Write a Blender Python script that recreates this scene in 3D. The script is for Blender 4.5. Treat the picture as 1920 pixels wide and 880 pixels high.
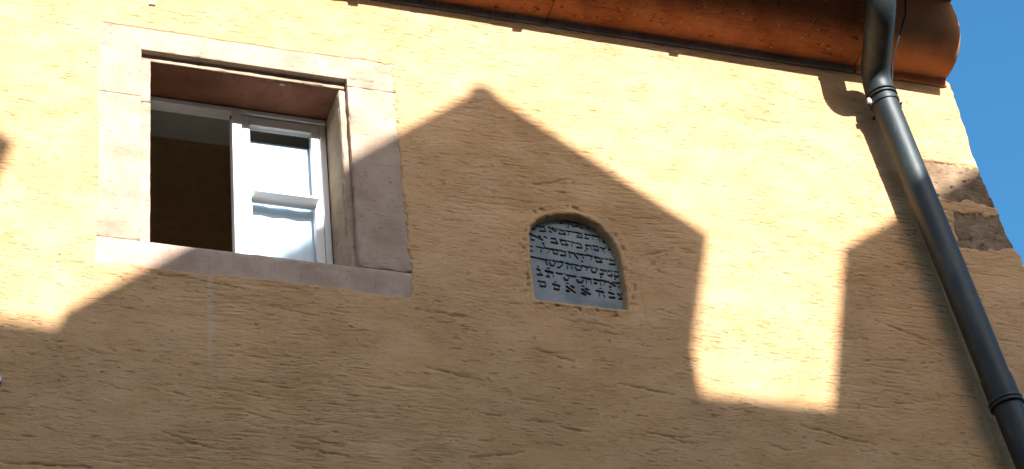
import bpy, bmesh, math, random
import numpy as np
from mathutils import Vector, Matrix, noise

# ------------------------------------------------------------------ camera, sky, sun, exposure
scene = bpy.context.scene
for o in list(bpy.data.objects):
    bpy.data.objects.remove(o)
COL = scene.collection

cam_data = bpy.data.cameras.new("camera")
cam_data.sensor_width = 36.0
cam_data.lens = 36.0 * 4100.0 / 1920.0
cam_data.clip_start = 0.05
cam_data.clip_end = 500.0
camera = bpy.data.objects.new("camera", cam_data)
COL.objects.link(camera)
camera.matrix_world = Matrix(((0.9429161, -0.1197976, -0.3107374, -2.548),
                              (-0.3187621, -0.5948410, -0.7379396, -6.0511),
                              (-0.0964360, 0.7948664, -0.5990721, 1.6),
                              (0, 0, 0, 1)))
scene.camera = camera

SUN_T, SUN_K = 0.15, 0.55            # per metre from the wall: shadow shift to the left, and down
sun_vec = Vector((SUN_T, -1.0, SUN_K)).normalized()      # towards the sun
elev = math.asin(sun_vec.z)
world = bpy.data.worlds.new("World")
scene.world = world
world.use_nodes = True
wn = world.node_tree.nodes
bg = wn["Background"]
sky = wn.new("ShaderNodeTexSky")
sky.sky_type = 'NISHITA'
sky.sun_disc = False
sky.sun_elevation = elev
sky.sun_rotation = math.atan2(sun_vec.x, sun_vec.y)
sky.altitude = 200
sky.air_density = 0.8
sky.dust_density = 3.0
sky.ozone_density = 2.8
sky_tone = wn.new("ShaderNodeHueSaturation")      # the photograph's clear, slightly cyan blue
sky_tone.inputs["Hue"].default_value = 0.485
sky_tone.inputs["Saturation"].default_value = 1.27
world.node_tree.links.new(sky.outputs[0], sky_tone.inputs["Color"])
world.node_tree.links.new(sky_tone.outputs[0], bg.inputs[0])
bg.inputs[1].default_value = 0.125

sun_data = bpy.data.lights.new("sun", 'SUN')
sun_data.energy = 5.0
sun_data.angle = math.radians(0.42)
sun_data.color = (1.0, 0.965, 0.96)
sun = bpy.data.objects.new("sun", sun_data)
COL.objects.link(sun)
sun.rotation_euler = sun_vec.to_track_quat('Z', 'Y').to_euler()
sun.location = sun_vec * 40

vs = scene.view_settings
vs.view_transform = 'Standard'
vs.look = 'None'
vs.exposure = 1.36
vs.gamma = 1.0
vs.use_curve_mapping = False

# ------------------------------------------------------------------ helpers
BASE = {}          # where each Empty stands
def link(o, parent=None):
    """parts are given in world coordinates; the parent Empty stands at its thing's base"""
    COL.objects.link(o)
    BASE[o.name] = o.location.copy()
    if parent:
        o.parent = parent
        o.matrix_parent_inverse = Matrix.Translation(-BASE[parent.name])
    return o

def empty(name, loc=(0, 0, 0), parent=None):
    o = bpy.data.objects.new(name, None)
    o.location = loc
    o.empty_display_size = 0.2
    return link(o, parent)

def tag(o, label, cat, group=None):
    o["label"] = label
    o["category"] = cat
    if group:
        o["group"] = group
    return o

def mesh_obj(name, verts, faces, mat, parent=None, smooth=True):
    me = bpy.data.meshes.new(name)
    me.from_pydata([tuple(v) for v in verts], [], faces)
    me.validate()
    o = bpy.data.objects.new(name, me)
    if mat:
        me.materials.append(mat)
    if smooth:
        me.polygons.foreach_set("use_smooth", [True] * len(me.polygons))
    return link(o, parent)

def bm_obj(name, bm, mat, parent=None, smooth=False):
    bmesh.ops.recalc_face_normals(bm, faces=bm.faces)
    me = bpy.data.meshes.new(name)
    bm.to_mesh(me)
    bm.free()
    if mat:
        me.materials.append(mat)
    if smooth:
        me.polygons.foreach_set("use_smooth", [True] * len(me.polygons))
    o = bpy.data.objects.new(name, me)
    return link(o, parent)

def smooth_by_angle(o, deg=40):
    me = o.data
    me.polygons.foreach_set("use_smooth", [True] * len(me.polygons))
    bm = bmesh.new()
    bm.from_mesh(me)
    for e in bm.edges:
        if len(e.link_faces) == 2 and e.calc_face_angle(0) > math.radians(deg):
            e.smooth = False
    bm.to_mesh(me)
    bm.free()

def rough_box(name, x0, x1, y0, y1, z0, z1, mat, parent, r=0.004, seg=0.02, amp=0.0015, freq=18.0,
              bm=None, seed=0.0, chip=0.0):
    """a stone: a box with worn rounded edges and an uneven skin"""
    own = bm is None
    if own:
        bm = bmesh.new()
    lo = Vector((x0, y0, z0)); hi = Vector((x1, y1, z1))
    size = hi - lo
    def axis(a):
        n = max(2, int(round(size[a] / seg)))
        ts = [lo[a], lo[a] + r * 0.35, lo[a] + r]
        for i in range(1, n):
            t = lo[a] + size[a] * i / n
            if lo[a] + r * 1.5 < t < hi[a] - r * 1.5:
                ts.append(t)
        ts += [hi[a] - r, hi[a] - r * 0.35, hi[a]]
        return ts
    ax = [axis(0), axis(1), axis(2)]
    cache = {}
    def vert(i, j, k):
        key = (i, j, k)
        if key not in cache:
            p = Vector((ax[0][i], ax[1][j], ax[2][k]))
            q = Vector((min(max(p.x, lo.x + r), hi.x - r), min(max(p.y, lo.y + r), hi.y - r),
                        min(max(p.z, lo.z + r), hi.z - r)))
            d = p - q
            nn = d.normalized() if d.length > 1e-7 else Vector((0, -1, 0))
            edge = sum(1 for c in d if abs(c) > r * 0.5)
            s = q + nn * r
            off = amp * (noise.noise(p * freq + Vector((seed, 3.1, 7.7))) +
                         0.6 * noise.noise(p * freq * 3.1 + Vector((1.3, seed, 2.2))))
            if edge >= 2 and chip:
                off -= chip * max(0.0, noise.noise(p * 23.0 + Vector((seed, 9.0, 1.0))) - 0.15)
            cache[key] = bm.verts.new(s + nn * off)
        return cache[key]
    n0, n1, n2 = len(ax[0]) - 1, len(ax[1]) - 1, len(ax[2]) - 1
    for i in range(n0):
        for j in range(n1):
            for k in (0, n2):
                bm.faces.new((vert(i, j, k), vert(i + 1, j, k), vert(i + 1, j + 1, k), vert(i, j + 1, k)))
    for i in range(n0):
        for k in range(n2):
            for j in (0, n1):
                bm.faces.new((vert(i, j, k), vert(i + 1, j, k), vert(i + 1, j, k + 1), vert(i, j, k + 1)))
    for j in range(n1):
        for k in range(n2):
            for i in (0, n0):
                bm.faces.new((vert(i, j, k), vert(i, j + 1, k), vert(i, j + 1, k + 1), vert(i, j, k + 1)))
    if own:
        return bm_obj(name, bm, mat, parent, smooth=True)

def add_box(bm, x0, x1, y0, y1, z0, z1, bevel=0.0):
    v = [bm.verts.new(c) for c in ((x0, y0, z0), (x1, y0, z0), (x1, y1, z0), (x0, y1, z0),
                                   (x0, y0, z1), (x1, y0, z1), (x1, y1, z1), (x0, y1, z1))]
    fs = [bm.faces.new([v[i] for i in f]) for f in
          ((0, 3, 2, 1), (4, 5, 6, 7), (0, 1, 5, 4), (1, 2, 6, 5), (2, 3, 7, 6), (3, 0, 4, 7))]
    if bevel:
        es = list({e for f in fs for e in f.edges})
        bmesh.ops.bevel(bm, geom=es, offset=bevel, segments=2, affect='EDGES', profile=0.5)

def box_obj(name, x0, x1, y0, y1, z0, z1, mat, parent=None, bevel=0.0):
    bm = bmesh.new()
    add_box(bm, x0, x1, y0, y1, z0, z1, bevel)
    return bm_obj(name, bm, mat, parent)

def tube(name, pts, radii, mat, parent=None, sides=32, cap=True):
    """a round pipe through points; radii may vary"""
    pts = [Vector(p) for p in pts]
    verts, faces = [], []
    up = Vector((1, 0, 0))
    for i, p in enumerate(pts):
        a = pts[max(0, i - 1)]; b = pts[min(len(pts) - 1, i + 1)]
        t = (b - a).normalized()
        n = (up - t * up.dot(t)).normalized()
        bnm = t.cross(n)
        for s in range(sides):
            an = 2 * math.pi * s / sides
            verts.append(p + (n * math.cos(an) + bnm * math.sin(an)) * radii[i])
    for i in range(len(pts) - 1):
        for s in range(sides):
            s2 = (s + 1) % sides
            faces.append((i * sides + s, i * sides + s2, (i + 1) * sides + s2, (i + 1) * sides + s))
    if cap:
        faces.append(tuple(range(sides - 1, -1, -1)))
        faces.append(tuple(range((len(pts) - 1) * sides, len(pts) * sides)))
    o = mesh_obj(name, verts, faces, mat, parent)
    smooth_by_angle(o, 50)
    return o

# ---- numpy value noise for the relief of plaster
def vnoise(x, z, seed):
    xi = np.floor(x).astype(np.int64); zi = np.floor(z).astype(np.int64)
    fx = x - xi; fz = z - zi
    fx = fx * fx * (3 - 2 * fx); fz = fz * fz * (3 - 2 * fz)
    def h(a, b):
        n = (a * 374761393 + b * 668265263 + seed * 974634777) & 0xFFFFFFFF
        n = ((n ^ (n >> 13)) * 1274126177) & 0xFFFFFFFF
        n = n ^ (n >> 16)
        return (n & 0xFFFF) / 65535.0 * 2 - 1
    return ((h(xi, zi) * (1 - fx) + h(xi + 1, zi) * fx) * (1 - fz) +
            (h(xi, zi + 1) * (1 - fx) + h(xi + 1, zi + 1) * fx) * fz)

def sstep(a, b, x):
    t = np.clip((x - a) / (b - a), 0, 1)
    return t * t * (3 - 2 * t)

# ------------------------------------------------------------------ materials
class NT:
    def __init__(self, name):
        self.m = bpy.data.materials.new(name)
        self.m.use_nodes = True
        self.t = self.m.node_tree
        self.n = self.t.nodes
        self.b = self.n["Principled BSDF"]
        self.out = self.n["Material Output"]
    def add(self, kind, **kw):
        nd = self.n.new(kind)
        for k, v in kw.items():
            setattr(nd, k, v)
        return nd
    def l(self, a, b):
        self.t.links.new(a, b)
    def coords(self, scale=(1, 1, 1), rot=(0, 0, 0)):
        g = self.add("ShaderNodeNewGeometry")
        mp = self.add("ShaderNodeMapping")
        mp.inputs["Scale"].default_value = scale
        mp.inputs["Rotation"].default_value = rot
        self.l(g.outputs["Position"], mp.inputs["Vector"])
        return mp.outputs[0]
    def noise(self, vec, scale, detail=6, rough=0.6, dist=0.0):
        nd = self.add("ShaderNodeTexNoise")
        nd.inputs["Scale"].default_value = scale
        nd.inputs["Detail"].default_value = detail
        nd.inputs["Roughness"].default_value = rough
        nd.inputs["Distortion"].default_value = dist
        self.l(vec, nd.inputs["Vector"])
        return nd.outputs["Fac"]
    def ramp(self, fac, stops):
        nd = self.add("ShaderNodeValToRGB")
        el = nd.color_ramp.elements
        while len(el) < len(stops):
            el.new(0.5)
        for e, (p, c) in zip(el, stops):
            e.position = p
            e.color = (*c, 1) if len(c) == 3 else c
        self.l(fac, nd.inputs[0])
        return nd.outputs[0]
    def mix(self, fac, a, b, mode='MIX'):
        nd = self.add("ShaderNodeMix", data_type='RGBA', blend_type=mode)
        for sock, v in ((nd.inputs[0], fac), (nd.inputs[6], a), (nd.inputs[7], b)):
            if hasattr(v, "links"):
                self.l(v, sock)
            elif isinstance(v, (int, float)):
                sock.default_value = v
            else:
                sock.default_value = (*v, 1)
        return nd.outputs[2]
    def math(self, op, a, b=None):
        nd = self.add("ShaderNodeMath", operation=op)
        for i, v in enumerate((a, b)):
            if v is None:
                continue
            if hasattr(v, "links"):
                self.l(v, nd.inputs[i])
            else:
                nd.inputs[i].default_value = v
        return nd.outputs[0]
    def bump(self, h, dist=0.002, strength=1.0, prev=None):
        nd = self.add("ShaderNodeBump")
        nd.inputs["Distance"].default_value = dist
        nd.inputs["Strength"].default_value = strength
        self.l(h, nd.inputs["Height"])
        if prev:
            self.l(prev, nd.inputs["Normal"])
        return nd.outputs[0]
    def done(self, col, rough=0.9, nrm=None, spec=0.2, metal=0.0):
        for s, v in (("Base Color", col), ("Roughness", rough)):
            if hasattr(v, "links"):
                self.l(v, self.b.inputs[s])
            elif isinstance(v, (int, float)):
                self.b.inputs[s].default_value = v
            else:
                self.b.inputs[s].default_value = (*v, 1)
        self.b.inputs["Specular IOR Level"].default_value = spec
        self.b.inputs["Metallic"].default_value = metal
        if nrm:
            self.l(nrm, self.b.inputs["Normal"])
        return self.m

def plaster_material():
    m = NT("ochre_plaster")
    big = m.noise(m.coords(), 1.1, 5, 0.6)
    mid = m.noise(m.coords((1, 1, 2.2)), 5.0, 6, 0.62)
    zone = m.noise(m.coords((1, 1, 1.5)), 3.1, 4, 0.6)
    streak = m.noise(m.coords((24, 24, 200), (0, math.radians(3), 0)), 1.0, 4, 0.72, 0.6)
    cuts = m.noise(m.coords((20, 20, 185), (0, math.radians(2), 0)), 1.0, 3, 0.6, 0.8)
    fine = m.noise(m.coords((1, 1, 1.8)), 170.0, 3, 0.65)
    spots = m.noise(m.coords((1, 1, 2.2)), 34.0, 2, 0.5)
    col = m.ramp(big, [(0.30, (0.60, 0.345, 0.155)), (0.50, (0.64, 0.39, 0.185)), (0.72, (0.655, 0.425, 0.25))])
    col2 = m.ramp(mid, [(0.28, (0.46, 0.255, 0.11)), (0.50, (0.63, 0.38, 0.18)), (0.70, (0.70, 0.465, 0.27))])
    col = m.mix(0.55, col, col2)
    col = m.mix(m.math('MULTIPLY', m.ramp(fine, [(0.35, (0.5, 0.5, 0.5)), (0.55, (0, 0, 0))]), 0.5), col, (0.38, 0.21, 0.09))
    col = m.mix(m.ramp(spots, [(0.70, (0, 0, 0)), (0.78, (0.6, 0.6, 0.6))]), col, (0.30, 0.14, 0.06))
    # torn trowel cuts, gathered in zones, their shade painted in as brown
    zm = m.ramp(zone, [(0.36, (0.12, 0.12, 0.12)), (0.62, (1, 1, 1))])
    cm = m.math('MULTIPLY', m.ramp(cuts, [(0.345, (1, 1, 1)), (0.405, (0, 0, 0))]), zm)
    col = m.mix(m.math('MULTIPLY', cm, 0.48), col, (0.22, 0.11, 0.055))
    at = m.add("ShaderNodeAttribute", attribute_name="gouge")
    col = m.mix(m.math('MULTIPLY', at.outputs["Fac"], 0.7), col, (0.10, 0.07, 0.045))
    # a pale run of lime below the window sill
    g = m.add("ShaderNodeNewGeometry")
    sp = m.add("ShaderNodeSeparateXYZ")
    m.l(g.outputs["Position"], sp.inputs[0])
    wob = m.noise(m.coords((0, 0, 1)), 9.0, 2, 0.5)
    dx = m.math('ABSOLUTE', m.math('ADD', sp.outputs[0], m.math('ADD', m.math('MULTIPLY', wob, 0.02), 1.145)))
    run = m.math('MULTIPLY', m.ramp(dx, [(0.0, (1, 1, 1)), (0.016, (0, 0, 0))]),
                 m.ramp(m.math('MULTIPLY', m.math('SUBTRACT', sp.outputs[2], 5.70), 2.2), [(0.0, (0, 0, 0)), (0.5, (0.35, 0.35, 0.35)), (0.98, (0.4, 0.4, 0.4)), (1.0, (0, 0, 0))]))
    col = m.mix(run, col, (0.62, 0.49, 0.39))
    n0 = m.bump(m.math('SUBTRACT', 1.0, cm), 0.0045, 0.9)
    n1 = m.bump(m.math('MULTIPLY', streak, zm), 0.006, 0.8, n0)
    n2 = m.bump(fine, 0.0022, 0.7, n1)
    return m.done(col, 0.95, n2, 0.1)

def sandstone(name, a, b, c, grain=(1, 1, 1), bump=0.0025, dirt=0.35, flecks=0.0):
    m = NT(name)
    big = m.noise(m.coords(), 7.0, 5, 0.6)
    lines = m.noise(m.coords(grain), 1.0, 5, 0.65, 0.3)
    fine = m.noise(m.coords(), 160.0, 4, 0.65)
    pits = m.noise(m.coords((1, 1, 1.6)), 42.0, 3, 0.5)
    col = m.ramp(big, [(0.28, a), (0.5, b), (0.74, c)])
    col = m.mix(m.ramp(pits, [(0.62, (0, 0, 0)), (0.74, (dirt, dirt, dirt))]), col, tuple(v * 0.35 for v in a))
    col = m.mix(m.ramp(lines, [(0.28, (dirt, dirt, dirt)), (0.42, (0, 0, 0))]), col, tuple(v * 0.5 for v in a))
    if flecks:
        fl = m.noise(m.coords((1, 1, 1)), 75.0, 1, 0.4)
        col = m.mix(m.ramp(fl, [(0.715, (0, 0, 0)), (0.74, (flecks, flecks, flecks))]), col, (0.42, 0.27, 0.13))
    n1 = m.bump(lines, bump, 0.6)
    inv = m.math('SUBTRACT', 1.0, m.ramp(pits, [(0.60, (0, 0, 0)), (0.74, (1, 1, 1))]))
    n2 = m.bump(inv, bump, 0.6, n1)
    n3 = m.bump(fine, 0.0012, 0.6, n2)
    return m.done(col, 0.92, n3, 0.12)

def slate_material():
    m = NT("grey_slate")
    at = m.add("ShaderNodeAttribute", attribute_name="carved")
    big = m.noise(m.coords(), 9.0, 5, 0.6)
    fine = m.noise(m.coords(), 120.0, 4, 0.6)
    scr = m.noise(m.coords((60, 60, 22)), 1.0, 3, 0.6, 0.6)
    col = m.ramp(big, [(0.3, (0.150, 0.178, 0.182)), (0.5, (0.215, 0.245, 0.245)), (0.72, (0.29, 0.31, 0.285))])
    col = m.mix(m.ramp(scr, [(0.70, (0, 0, 0)), (0.78, (0.35, 0.35, 0.35))]), col, (0.42, 0.42, 0.40))
    col = m.mix(at.outputs["Fac"], col, (0.012, 0.011, 0.012))
    return m.done(col, 0.7, m.bump(fine, 0.0008, 0.5), 0.3)

def paint(name, col, rough=0.5, var=0.08, bump=0.0004, scale=30.0, spec=0.4):
    m = NT(name)
    n = m.noise(m.coords(), scale, 4, 0.6)
    c = m.ramp(n, [(0.3, tuple(v * (1 - var) for v in col)), (0.7, tuple(min(1, v * (1 + var)) for v in col))])
    f = m.noise(m.coords((1, 1, 0.1)), 220.0, 3, 0.6)
    return m.done(c, rough, m.bump(f, bump, 0.5), spec)

def zinc_material():
    m = NT("patinated_zinc")
    big = m.noise(m.coords((1, 1, 0.35)), 12.0, 5, 0.65)
    run = m.noise(m.coords((55, 55, 2.5)), 1.0, 4, 0.6, 0.2)
    col = m.ramp(big, [(0.25, (0.015, 0.020, 0.021)), (0.55, (0.024, 0.035, 0.034)), (0.8, (0.062, 0.08, 0.074))])
    col = m.mix(m.ramp(run, [(0.58, (0, 0, 0)), (0.75, (0.4, 0.4, 0.4))]), col, (0.10,0.115,0.108))
    rough = m.math('ADD', m.math('MULTIPLY', big, 0.25), 0.40)
    return m.done(col, rough, m.bump(big, 0.003, 0.4), 0.5, 0.3)

def glass_material():
    m = NT("window_glass")
    m.n.remove(m.b)
    tr = m.add("ShaderNodeBsdfTransparent")
    tr.inputs[0].default_value = (0.93, 0.96, 0.97, 1)
    gl = m.add("ShaderNodeBsdfGlossy")
    gl.inputs["Roughness"].default_value = 0.01
    fr = m.add("ShaderNodeFresnel")
    fr.inputs[0].default_value = 1.2
    wob = m.noise(m.coords(), 5.0, 1, 0.4)
    bp = m.bump(wob, 0.0002, 0.1)
    m.l(bp, gl.inputs["Normal"])
    mx = m.add("ShaderNodeMixShader")
    m.l(fr.outputs[0], mx.inputs[0])
    m.l(tr.outputs[0], mx.inputs[1])
    m.l(gl.outputs[0], mx.inputs[2])
    m.l(mx.outputs[0], m.out.inputs[0])
    return m.m

def glare_sheet_material():
    m = NT("white_glare_sheet")
    f = m.noise(m.coords((1, 1, 1)), 400.0, 2, 0.5)
    big = m.noise(m.coords((14, 14, 3)), 1.0, 3, 0.5)
    c = m.ramp(big, [(0.3, (0.50, 0.58, 0.66)), (0.7, (0.60, 0.68, 0.75))])  # blue-white imitating the sky's reflection in the panes
    return m.done(c, 0.9, m.bump(f, 0.0004, 0.4), 0.1)

M = {
    "plaster": plaster_material(),
    "surround": sandstone("pink_grey_sandstone", (0.30, 0.21, 0.14), (0.40, 0.295, 0.21), (0.47, 0.36, 0.27), (8, 8, 130), 0.003, 0.5),
    "sill_stone": sandstone("sill_sandstone", (0.34, 0.235, 0.165), (0.45, 0.33, 0.245), (0.53, 0.41, 0.315), (130, 20, 9), 0.0024, 0.45),
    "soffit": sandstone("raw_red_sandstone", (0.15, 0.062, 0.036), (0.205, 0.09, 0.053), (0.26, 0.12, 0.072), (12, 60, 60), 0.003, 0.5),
    "reveal_stone": sandstone("tan_sandstone", (0.24, 0.17, 0.105), (0.33, 0.25, 0.165), (0.40, 0.31, 0.215), (60, 60, 90), 0.005, 0.6),
    "quoin": sandstone("weathered_quoin_stone", (0.13, 0.082, 0.045), (0.235, 0.16, 0.095), (0.36, 0.26, 0.165), (34, 34, 90), 0.014, 0.85),
    "cornice": sandstone("red_sandstone", (0.20, 0.066, 0.028), (0.30, 0.108, 0.045), (0.38, 0.15, 0.07), (6, 60, 95), 0.006, 0.85, 0.8),
    "cornice_end": sandstone("smooth_red_sandstone", (0.38, 0.145, 0.06), (0.46, 0.19, 0.082), (0.52, 0.23, 0.105), (8, 90, 90), 0.0016, 0.3),
    "fillet": sandstone("grey_weathered_fillet", (0.10, 0.085, 0.075), (0.16, 0.14, 0.125), (0.22, 0.19, 0.17), (60, 20, 12), 0.004, 0.7),
    "slate": slate_material(),
    "white": paint("white_window_paint", (0.80, 0.80, 0.77), 0.45, 0.03),
    "zinc": zinc_material(),
    "glass": glass_material(),
    "glare_sheet": glare_sheet_material(),
    "room": paint("brown_room_paint", (0.62, 0.47, 0.29), 0.9, 0.1),
    "reveal": paint("grey_reveal_plaster", (0.36, 0.36, 0.31), 0.9, 0.06),
    "iron": paint("dark_iron", (0.03, 0.03, 0.032), 0.5, 0.2),
    "plastic": paint("white_plastic", (0.78, 0.80, 0.83), 0.4, 0.03),
    "black": paint("black_rubber", (0.012, 0.012, 0.013), 0.6, 0.2),
    "steel": paint("bright_screw_steel", (0.55, 0.56, 0.58), 0.35, 0.1),
    "tile": paint("clay_roof_tile", (0.30, 0.13, 0.075), 0.85, 0.3, 0.001, 8.0),
    "facade": paint("pale_facade_plaster", (0.36, 0.235, 0.12), 0.95, 0.1, 0.001, 6.0),
    "cobble": paint("grey_street_stone", (0.08, 0.075, 0.07), 0.9, 0.3, 0.002, 9.0),
}

# ------------------------------------------------------------------ street
street = mesh_obj("street", [(-60, -60, 0), (60, -60, 0), (60, 60, 0), (-60, 60, 0)], [(0, 1, 2, 3)], M["cobble"])
street["kind"] = "structure"

# ------------------------------------------------------------------ the ochre house
house = empty("plastered_house", (0, 0, 0))
tag(house, "ochre plastered house wall with red sandstone cornice, open window and downpipe", "house")

# outline of the niche that holds the tablet (front edge, x and z)
ARCH = [(0.428, 6.221), (0.434, 6.30), (0.434, 6.40), (0.430, 6.475), (0.417, 6.528), (0.395, 6.572), (0.360, 6.612), (0.316, 6.637),
        (0.262, 6.645), (0.207, 6.641), (0.150, 6.620), (0.104, 6.592), (0.082, 6.562), (0.071, 6.523), (0.066, 6.46),
        (0.063, 6.38), (0.061, 6.30), (0.062, 6.221)]
def resample(poly, step):
    out = []
    for i in range(len(poly)):
        a = np.array(poly[i]); b = np.array(poly[(i + 1) % len(poly)])
        n = max(1, int(round(np.linalg.norm(b - a) / step)))
        for k in range(n):
            out.append(a + (b - a) * k / n)
    return np.array(out)
ARCH_P = resample(ARCH, 0.006)

def poly_sd(px, pz, poly):
    """signed distance to a polygon, negative inside (numpy, small sets only)"""
    d = np.full(px.shape, 1e9)
    inside = np.zeros(px.shape, bool)
    n = len(poly)
    for i in range(n):
        ax_, az_ = poly[i]; bx_, bz_ = poly[(i + 1) % n]
        ex, ez = bx_ - ax_, bz_ - az_
        wx, wz = px - ax_, pz - az_
        t = np.clip((wx * ex + wz * ez) / (ex * ex + ez * ez), 0, 1)
        d = np.minimum(d, (wx - ex * t) ** 2 + (wz - ez * t) ** 2)
        c = ((az_ > pz) != (bz_ > pz)) & (px < (bx_ - ax_) * (pz - az_) / (bz_ - az_ + 1e-12) + ax_)
        inside ^= c
    d = np.sqrt(d)
    return np.where(inside, -d, d)

def corner_x(z):
    return np.interp(z, [0, 4, 5.6, 6.5, 6.75, 6.77, 7.0, 7.21, 7.45, 7.66, 8.2],
                     [2.52, 2.42, 2.345, 2.285, 2.268, 2.240, 2.206, 2.178, 2.166, 2.157, 2.15])

# ---- plaster skin of the wall: one sheet with trowel marks, gouges and pits as real relief
GOUGES = [(0.039, 5.997, 0.179, 5.956), (0.149, 6.146, 0.358, 6.13), (-0.182, 7.147, -0.057, 7.145), (-1.407, 6.143, -1.236, 6.135),
          (-1.236, 6.14, -1.01, 6.114), (-0.036, 5.677, 0.066, 5.692), (0.094, 5.673, 0.203, 5.658), (-0.89, 5.486, -0.679, 5.462),
          (-1.312, 5.489, -1.152, 5.444), (-1.839, 5.327, -1.553, 5.336), (-0.86, 5.527, -0.714, 5.504), (0.346, 5.883, 0.552, 5.856),
          (1.091, 7.279, 1.299, 7.287), (0.065, 6.635, 0.166, 6.672), (0.317, 6.686, 0.443, 6.635), (-0.406, 6.115, -0.185, 6.097),
          (0.422, 5.686, 0.604, 5.649), (0.114, 6.774, 0.249, 6.809), (0.516, 6.488, 0.655, 6.534), (-0.385, 5.864, -0.18, 5.832),
          (1.055, 5.778, 1.354, 5.728), (-0.259, 5.505, -0.059, 5.547), (1.483, 6.316, 1.701, 6.243)]
FX0, FX1, FZ0, FZ1 = -1.553, -0.418, 6.163, 7.282         # outer edge of the stone window surround

def build_plaster():
    xs = np.concatenate([np.linspace(-6, -2.2, 24)[:-1], np.arange(-2.2, 2.2001, 0.0055)])
    zs = np.concatenate([np.linspace(0, 5.0, 34)[:-1], np.arange(5.0, 7.6751, 0.0032)])
    X, Z = np.meshgrid(xs, zs)
    fineness = sstep(-2.2, -2.1, X) * sstep(5.0, 5.1, Z)
    # follow the worn corner of the house
    cx = corner_x(Z) + 0.006 * vnoise(Z * 14, Z * 0 + 3, 5) + 0.004 * vnoise(Z * 45, Z * 0, 6)
    ramp = np.clip((X - 1.4) / 0.8, 0, 1)
    X = X + (cx - 2.2) * ramp
    # directions of the trowel: mostly level, drifting and dipping in places
    warp = 0.035 * vnoise(X * 1.1, Z * 1.6, 11) + 0.012 * vnoise(X * 3.2, Z * 4.0, 12)
    zw = Z + warp
    h = 0.003 * vnoise(X * 1.3, Z * 1.5, 1) + 0.0007 * vnoise(X * 4.5, Z * 7, 2) + 0.0005 * vnoise(X * 14, zw * 26, 3)
    patch = sstep(-0.45, 0.55, vnoise(X * 2.1, Z * 3.0, 21) + 0.5 * vnoise(X * 6, Z * 9, 22))
    s1 = vnoise(X * 15, zw * 135, 31)
    s2 = vnoise(X * 34, zw * 200, 32)
    s3 = vnoise(X * 45, zw * 110, 33)
    streak = -np.clip(s1 - 0.30, 0, 1) * 0.0040 - np.clip(s2 - 0.2, 0, 1) * 0.0024 + s3 * 0.0004
    h += streak * (0.18 + 0.95 * patch) * fineness
    # torn gouges with a raised lip
    rng = random.Random(8)
    strokes = [(a, b, c, d, 0.0060, 0.0040) for a, b, c, d in GOUGES]
    for _ in range(620):
        x = rng.uniform(-2.0, 2.1); z = rng.uniform(5.1, 7.6)
        L = rng.choice((0.02, 0.03, 0.045, 0.06, 0.09)) * rng.uniform(0.7, 1.3)
        an = math.radians(rng.gauss(-4, 8))
        strokes.append((x, z, x + L * math.cos(an), z + L * math.sin(an), rng.uniform(0.003, 0.005), rng.uniform(0.0012, 0.0032)))
    for _ in range(150):
        x = rng.uniform(-2.0, 2.1); z = rng.uniform(5.1, 7.6)
        strokes.append((x, z, x + 0.004, z, rng.uniform(0.0035, 0.006), rng.uniform(0.003, 0.006)))
    G = np.zeros(X.shape, np.float32)
    x0 = xs.searchsorted(-2.2)
    z0 = zs.searchsorted(5.0)
    for a, b, c, d, w, dep in strokes:
        i0 = max(x0, x0 + int((min(a, c) - 0.08 + 2.2) / 0.0055)); i1 = min(len(xs), x0 + int((max(a, c) + 0.05 + 2.2) / 0.0055) + 2)
        j0 = max(z0, z0 + int((min(b, d) - 0.04 - 5.0) / 0.0032)); j1 = min(len(zs), z0 + int((max(b, d) + 0.04 - 5.0) / 0.0032) + 2)
        if i1 <= i0 or j1 <= j0:
            continue
        sx = X[j0:j1, i0:i1]; sz = Z[j0:j1, i0:i1]
        ex, ez = c - a, d - b
        L2 = ex * ex + ez * ez
        wob = 0.005 * vnoise(sx * 30, sz * 0 + a * 7, 41)
        tt = np.clip(((sx - a) * ex + (sz - b) * ez) / L2, 0, 1)
        dx = sx - a - ex * tt; dz = sz - b - ez * tt + wob * (L2 > 0.0004)
        dist = np.sqrt(dx * dx + dz * dz)
        prof = np.exp(-(dist / w) ** 2) * (0.45 + 0.55 * np.sin(np.pi * np.clip(tt, 0.08, 0.92)))
        lip = np.exp(-((dist - 2.0 * w) / w) ** 2) * (dz < 0) * 0.12
        h[j0:j1, i0:i1] += -dep * prof + dep * lip
        core = np.clip(np.exp(-(dist / (w * 0.75)) ** 2) * (0.4 + 0.6 * np.sin(np.pi * np.clip(tt, 0.05, 0.95))) * min(1.0, dep / 0.003), 0, 1)
        core = core * sstep(-0.45, 0.15, vnoise(sx * 55, sz * 160, 43))
        G[j0:j1, i0:i1] = np.maximum(G[j0:j1, i0:i1], core)
    # torn plaster edge under the window sill
    e = np.exp(-((Z - (FZ0 - 0.022 + 0.008 * vnoise(X * 9, X * 0, 51))) / 0.008) ** 2) * ((X > FX0 + 0.1) & (X < FX1 - 0.05))
    h -= 0.006 * e * sstep(-0.2, 0.5, vnoise(X * 14, Z * 30, 52))
    # meets the stones of the window with an uneven edge
    rag = 0.25 + 1.0 * sstep(FX1 - 0.12, FX1 - 0.03, X) + 0.5 * sstep(FZ0 + 0.05, FZ0, Z)
    nx = (0.007 * vnoise(X * 11, Z * 12, 61) + 0.005 * vnoise(X * 60, Z * 65, 62)) * rag + 0.006 * vnoise(X * 2.3, Z * 2.3, 63)
    sd = np.maximum(np.maximum(FX0 - X, X - FX1), np.maximum(FZ0 - Z, Z - FZ1)) + nx
    k = sstep(-0.010, 0.004, sd)
    h = h * sstep(-0.01, 0.10, sd) * 0.75 + h * 0.25
    h = (h + 0.003) * k + (1 - k) * (-0.022)
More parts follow.
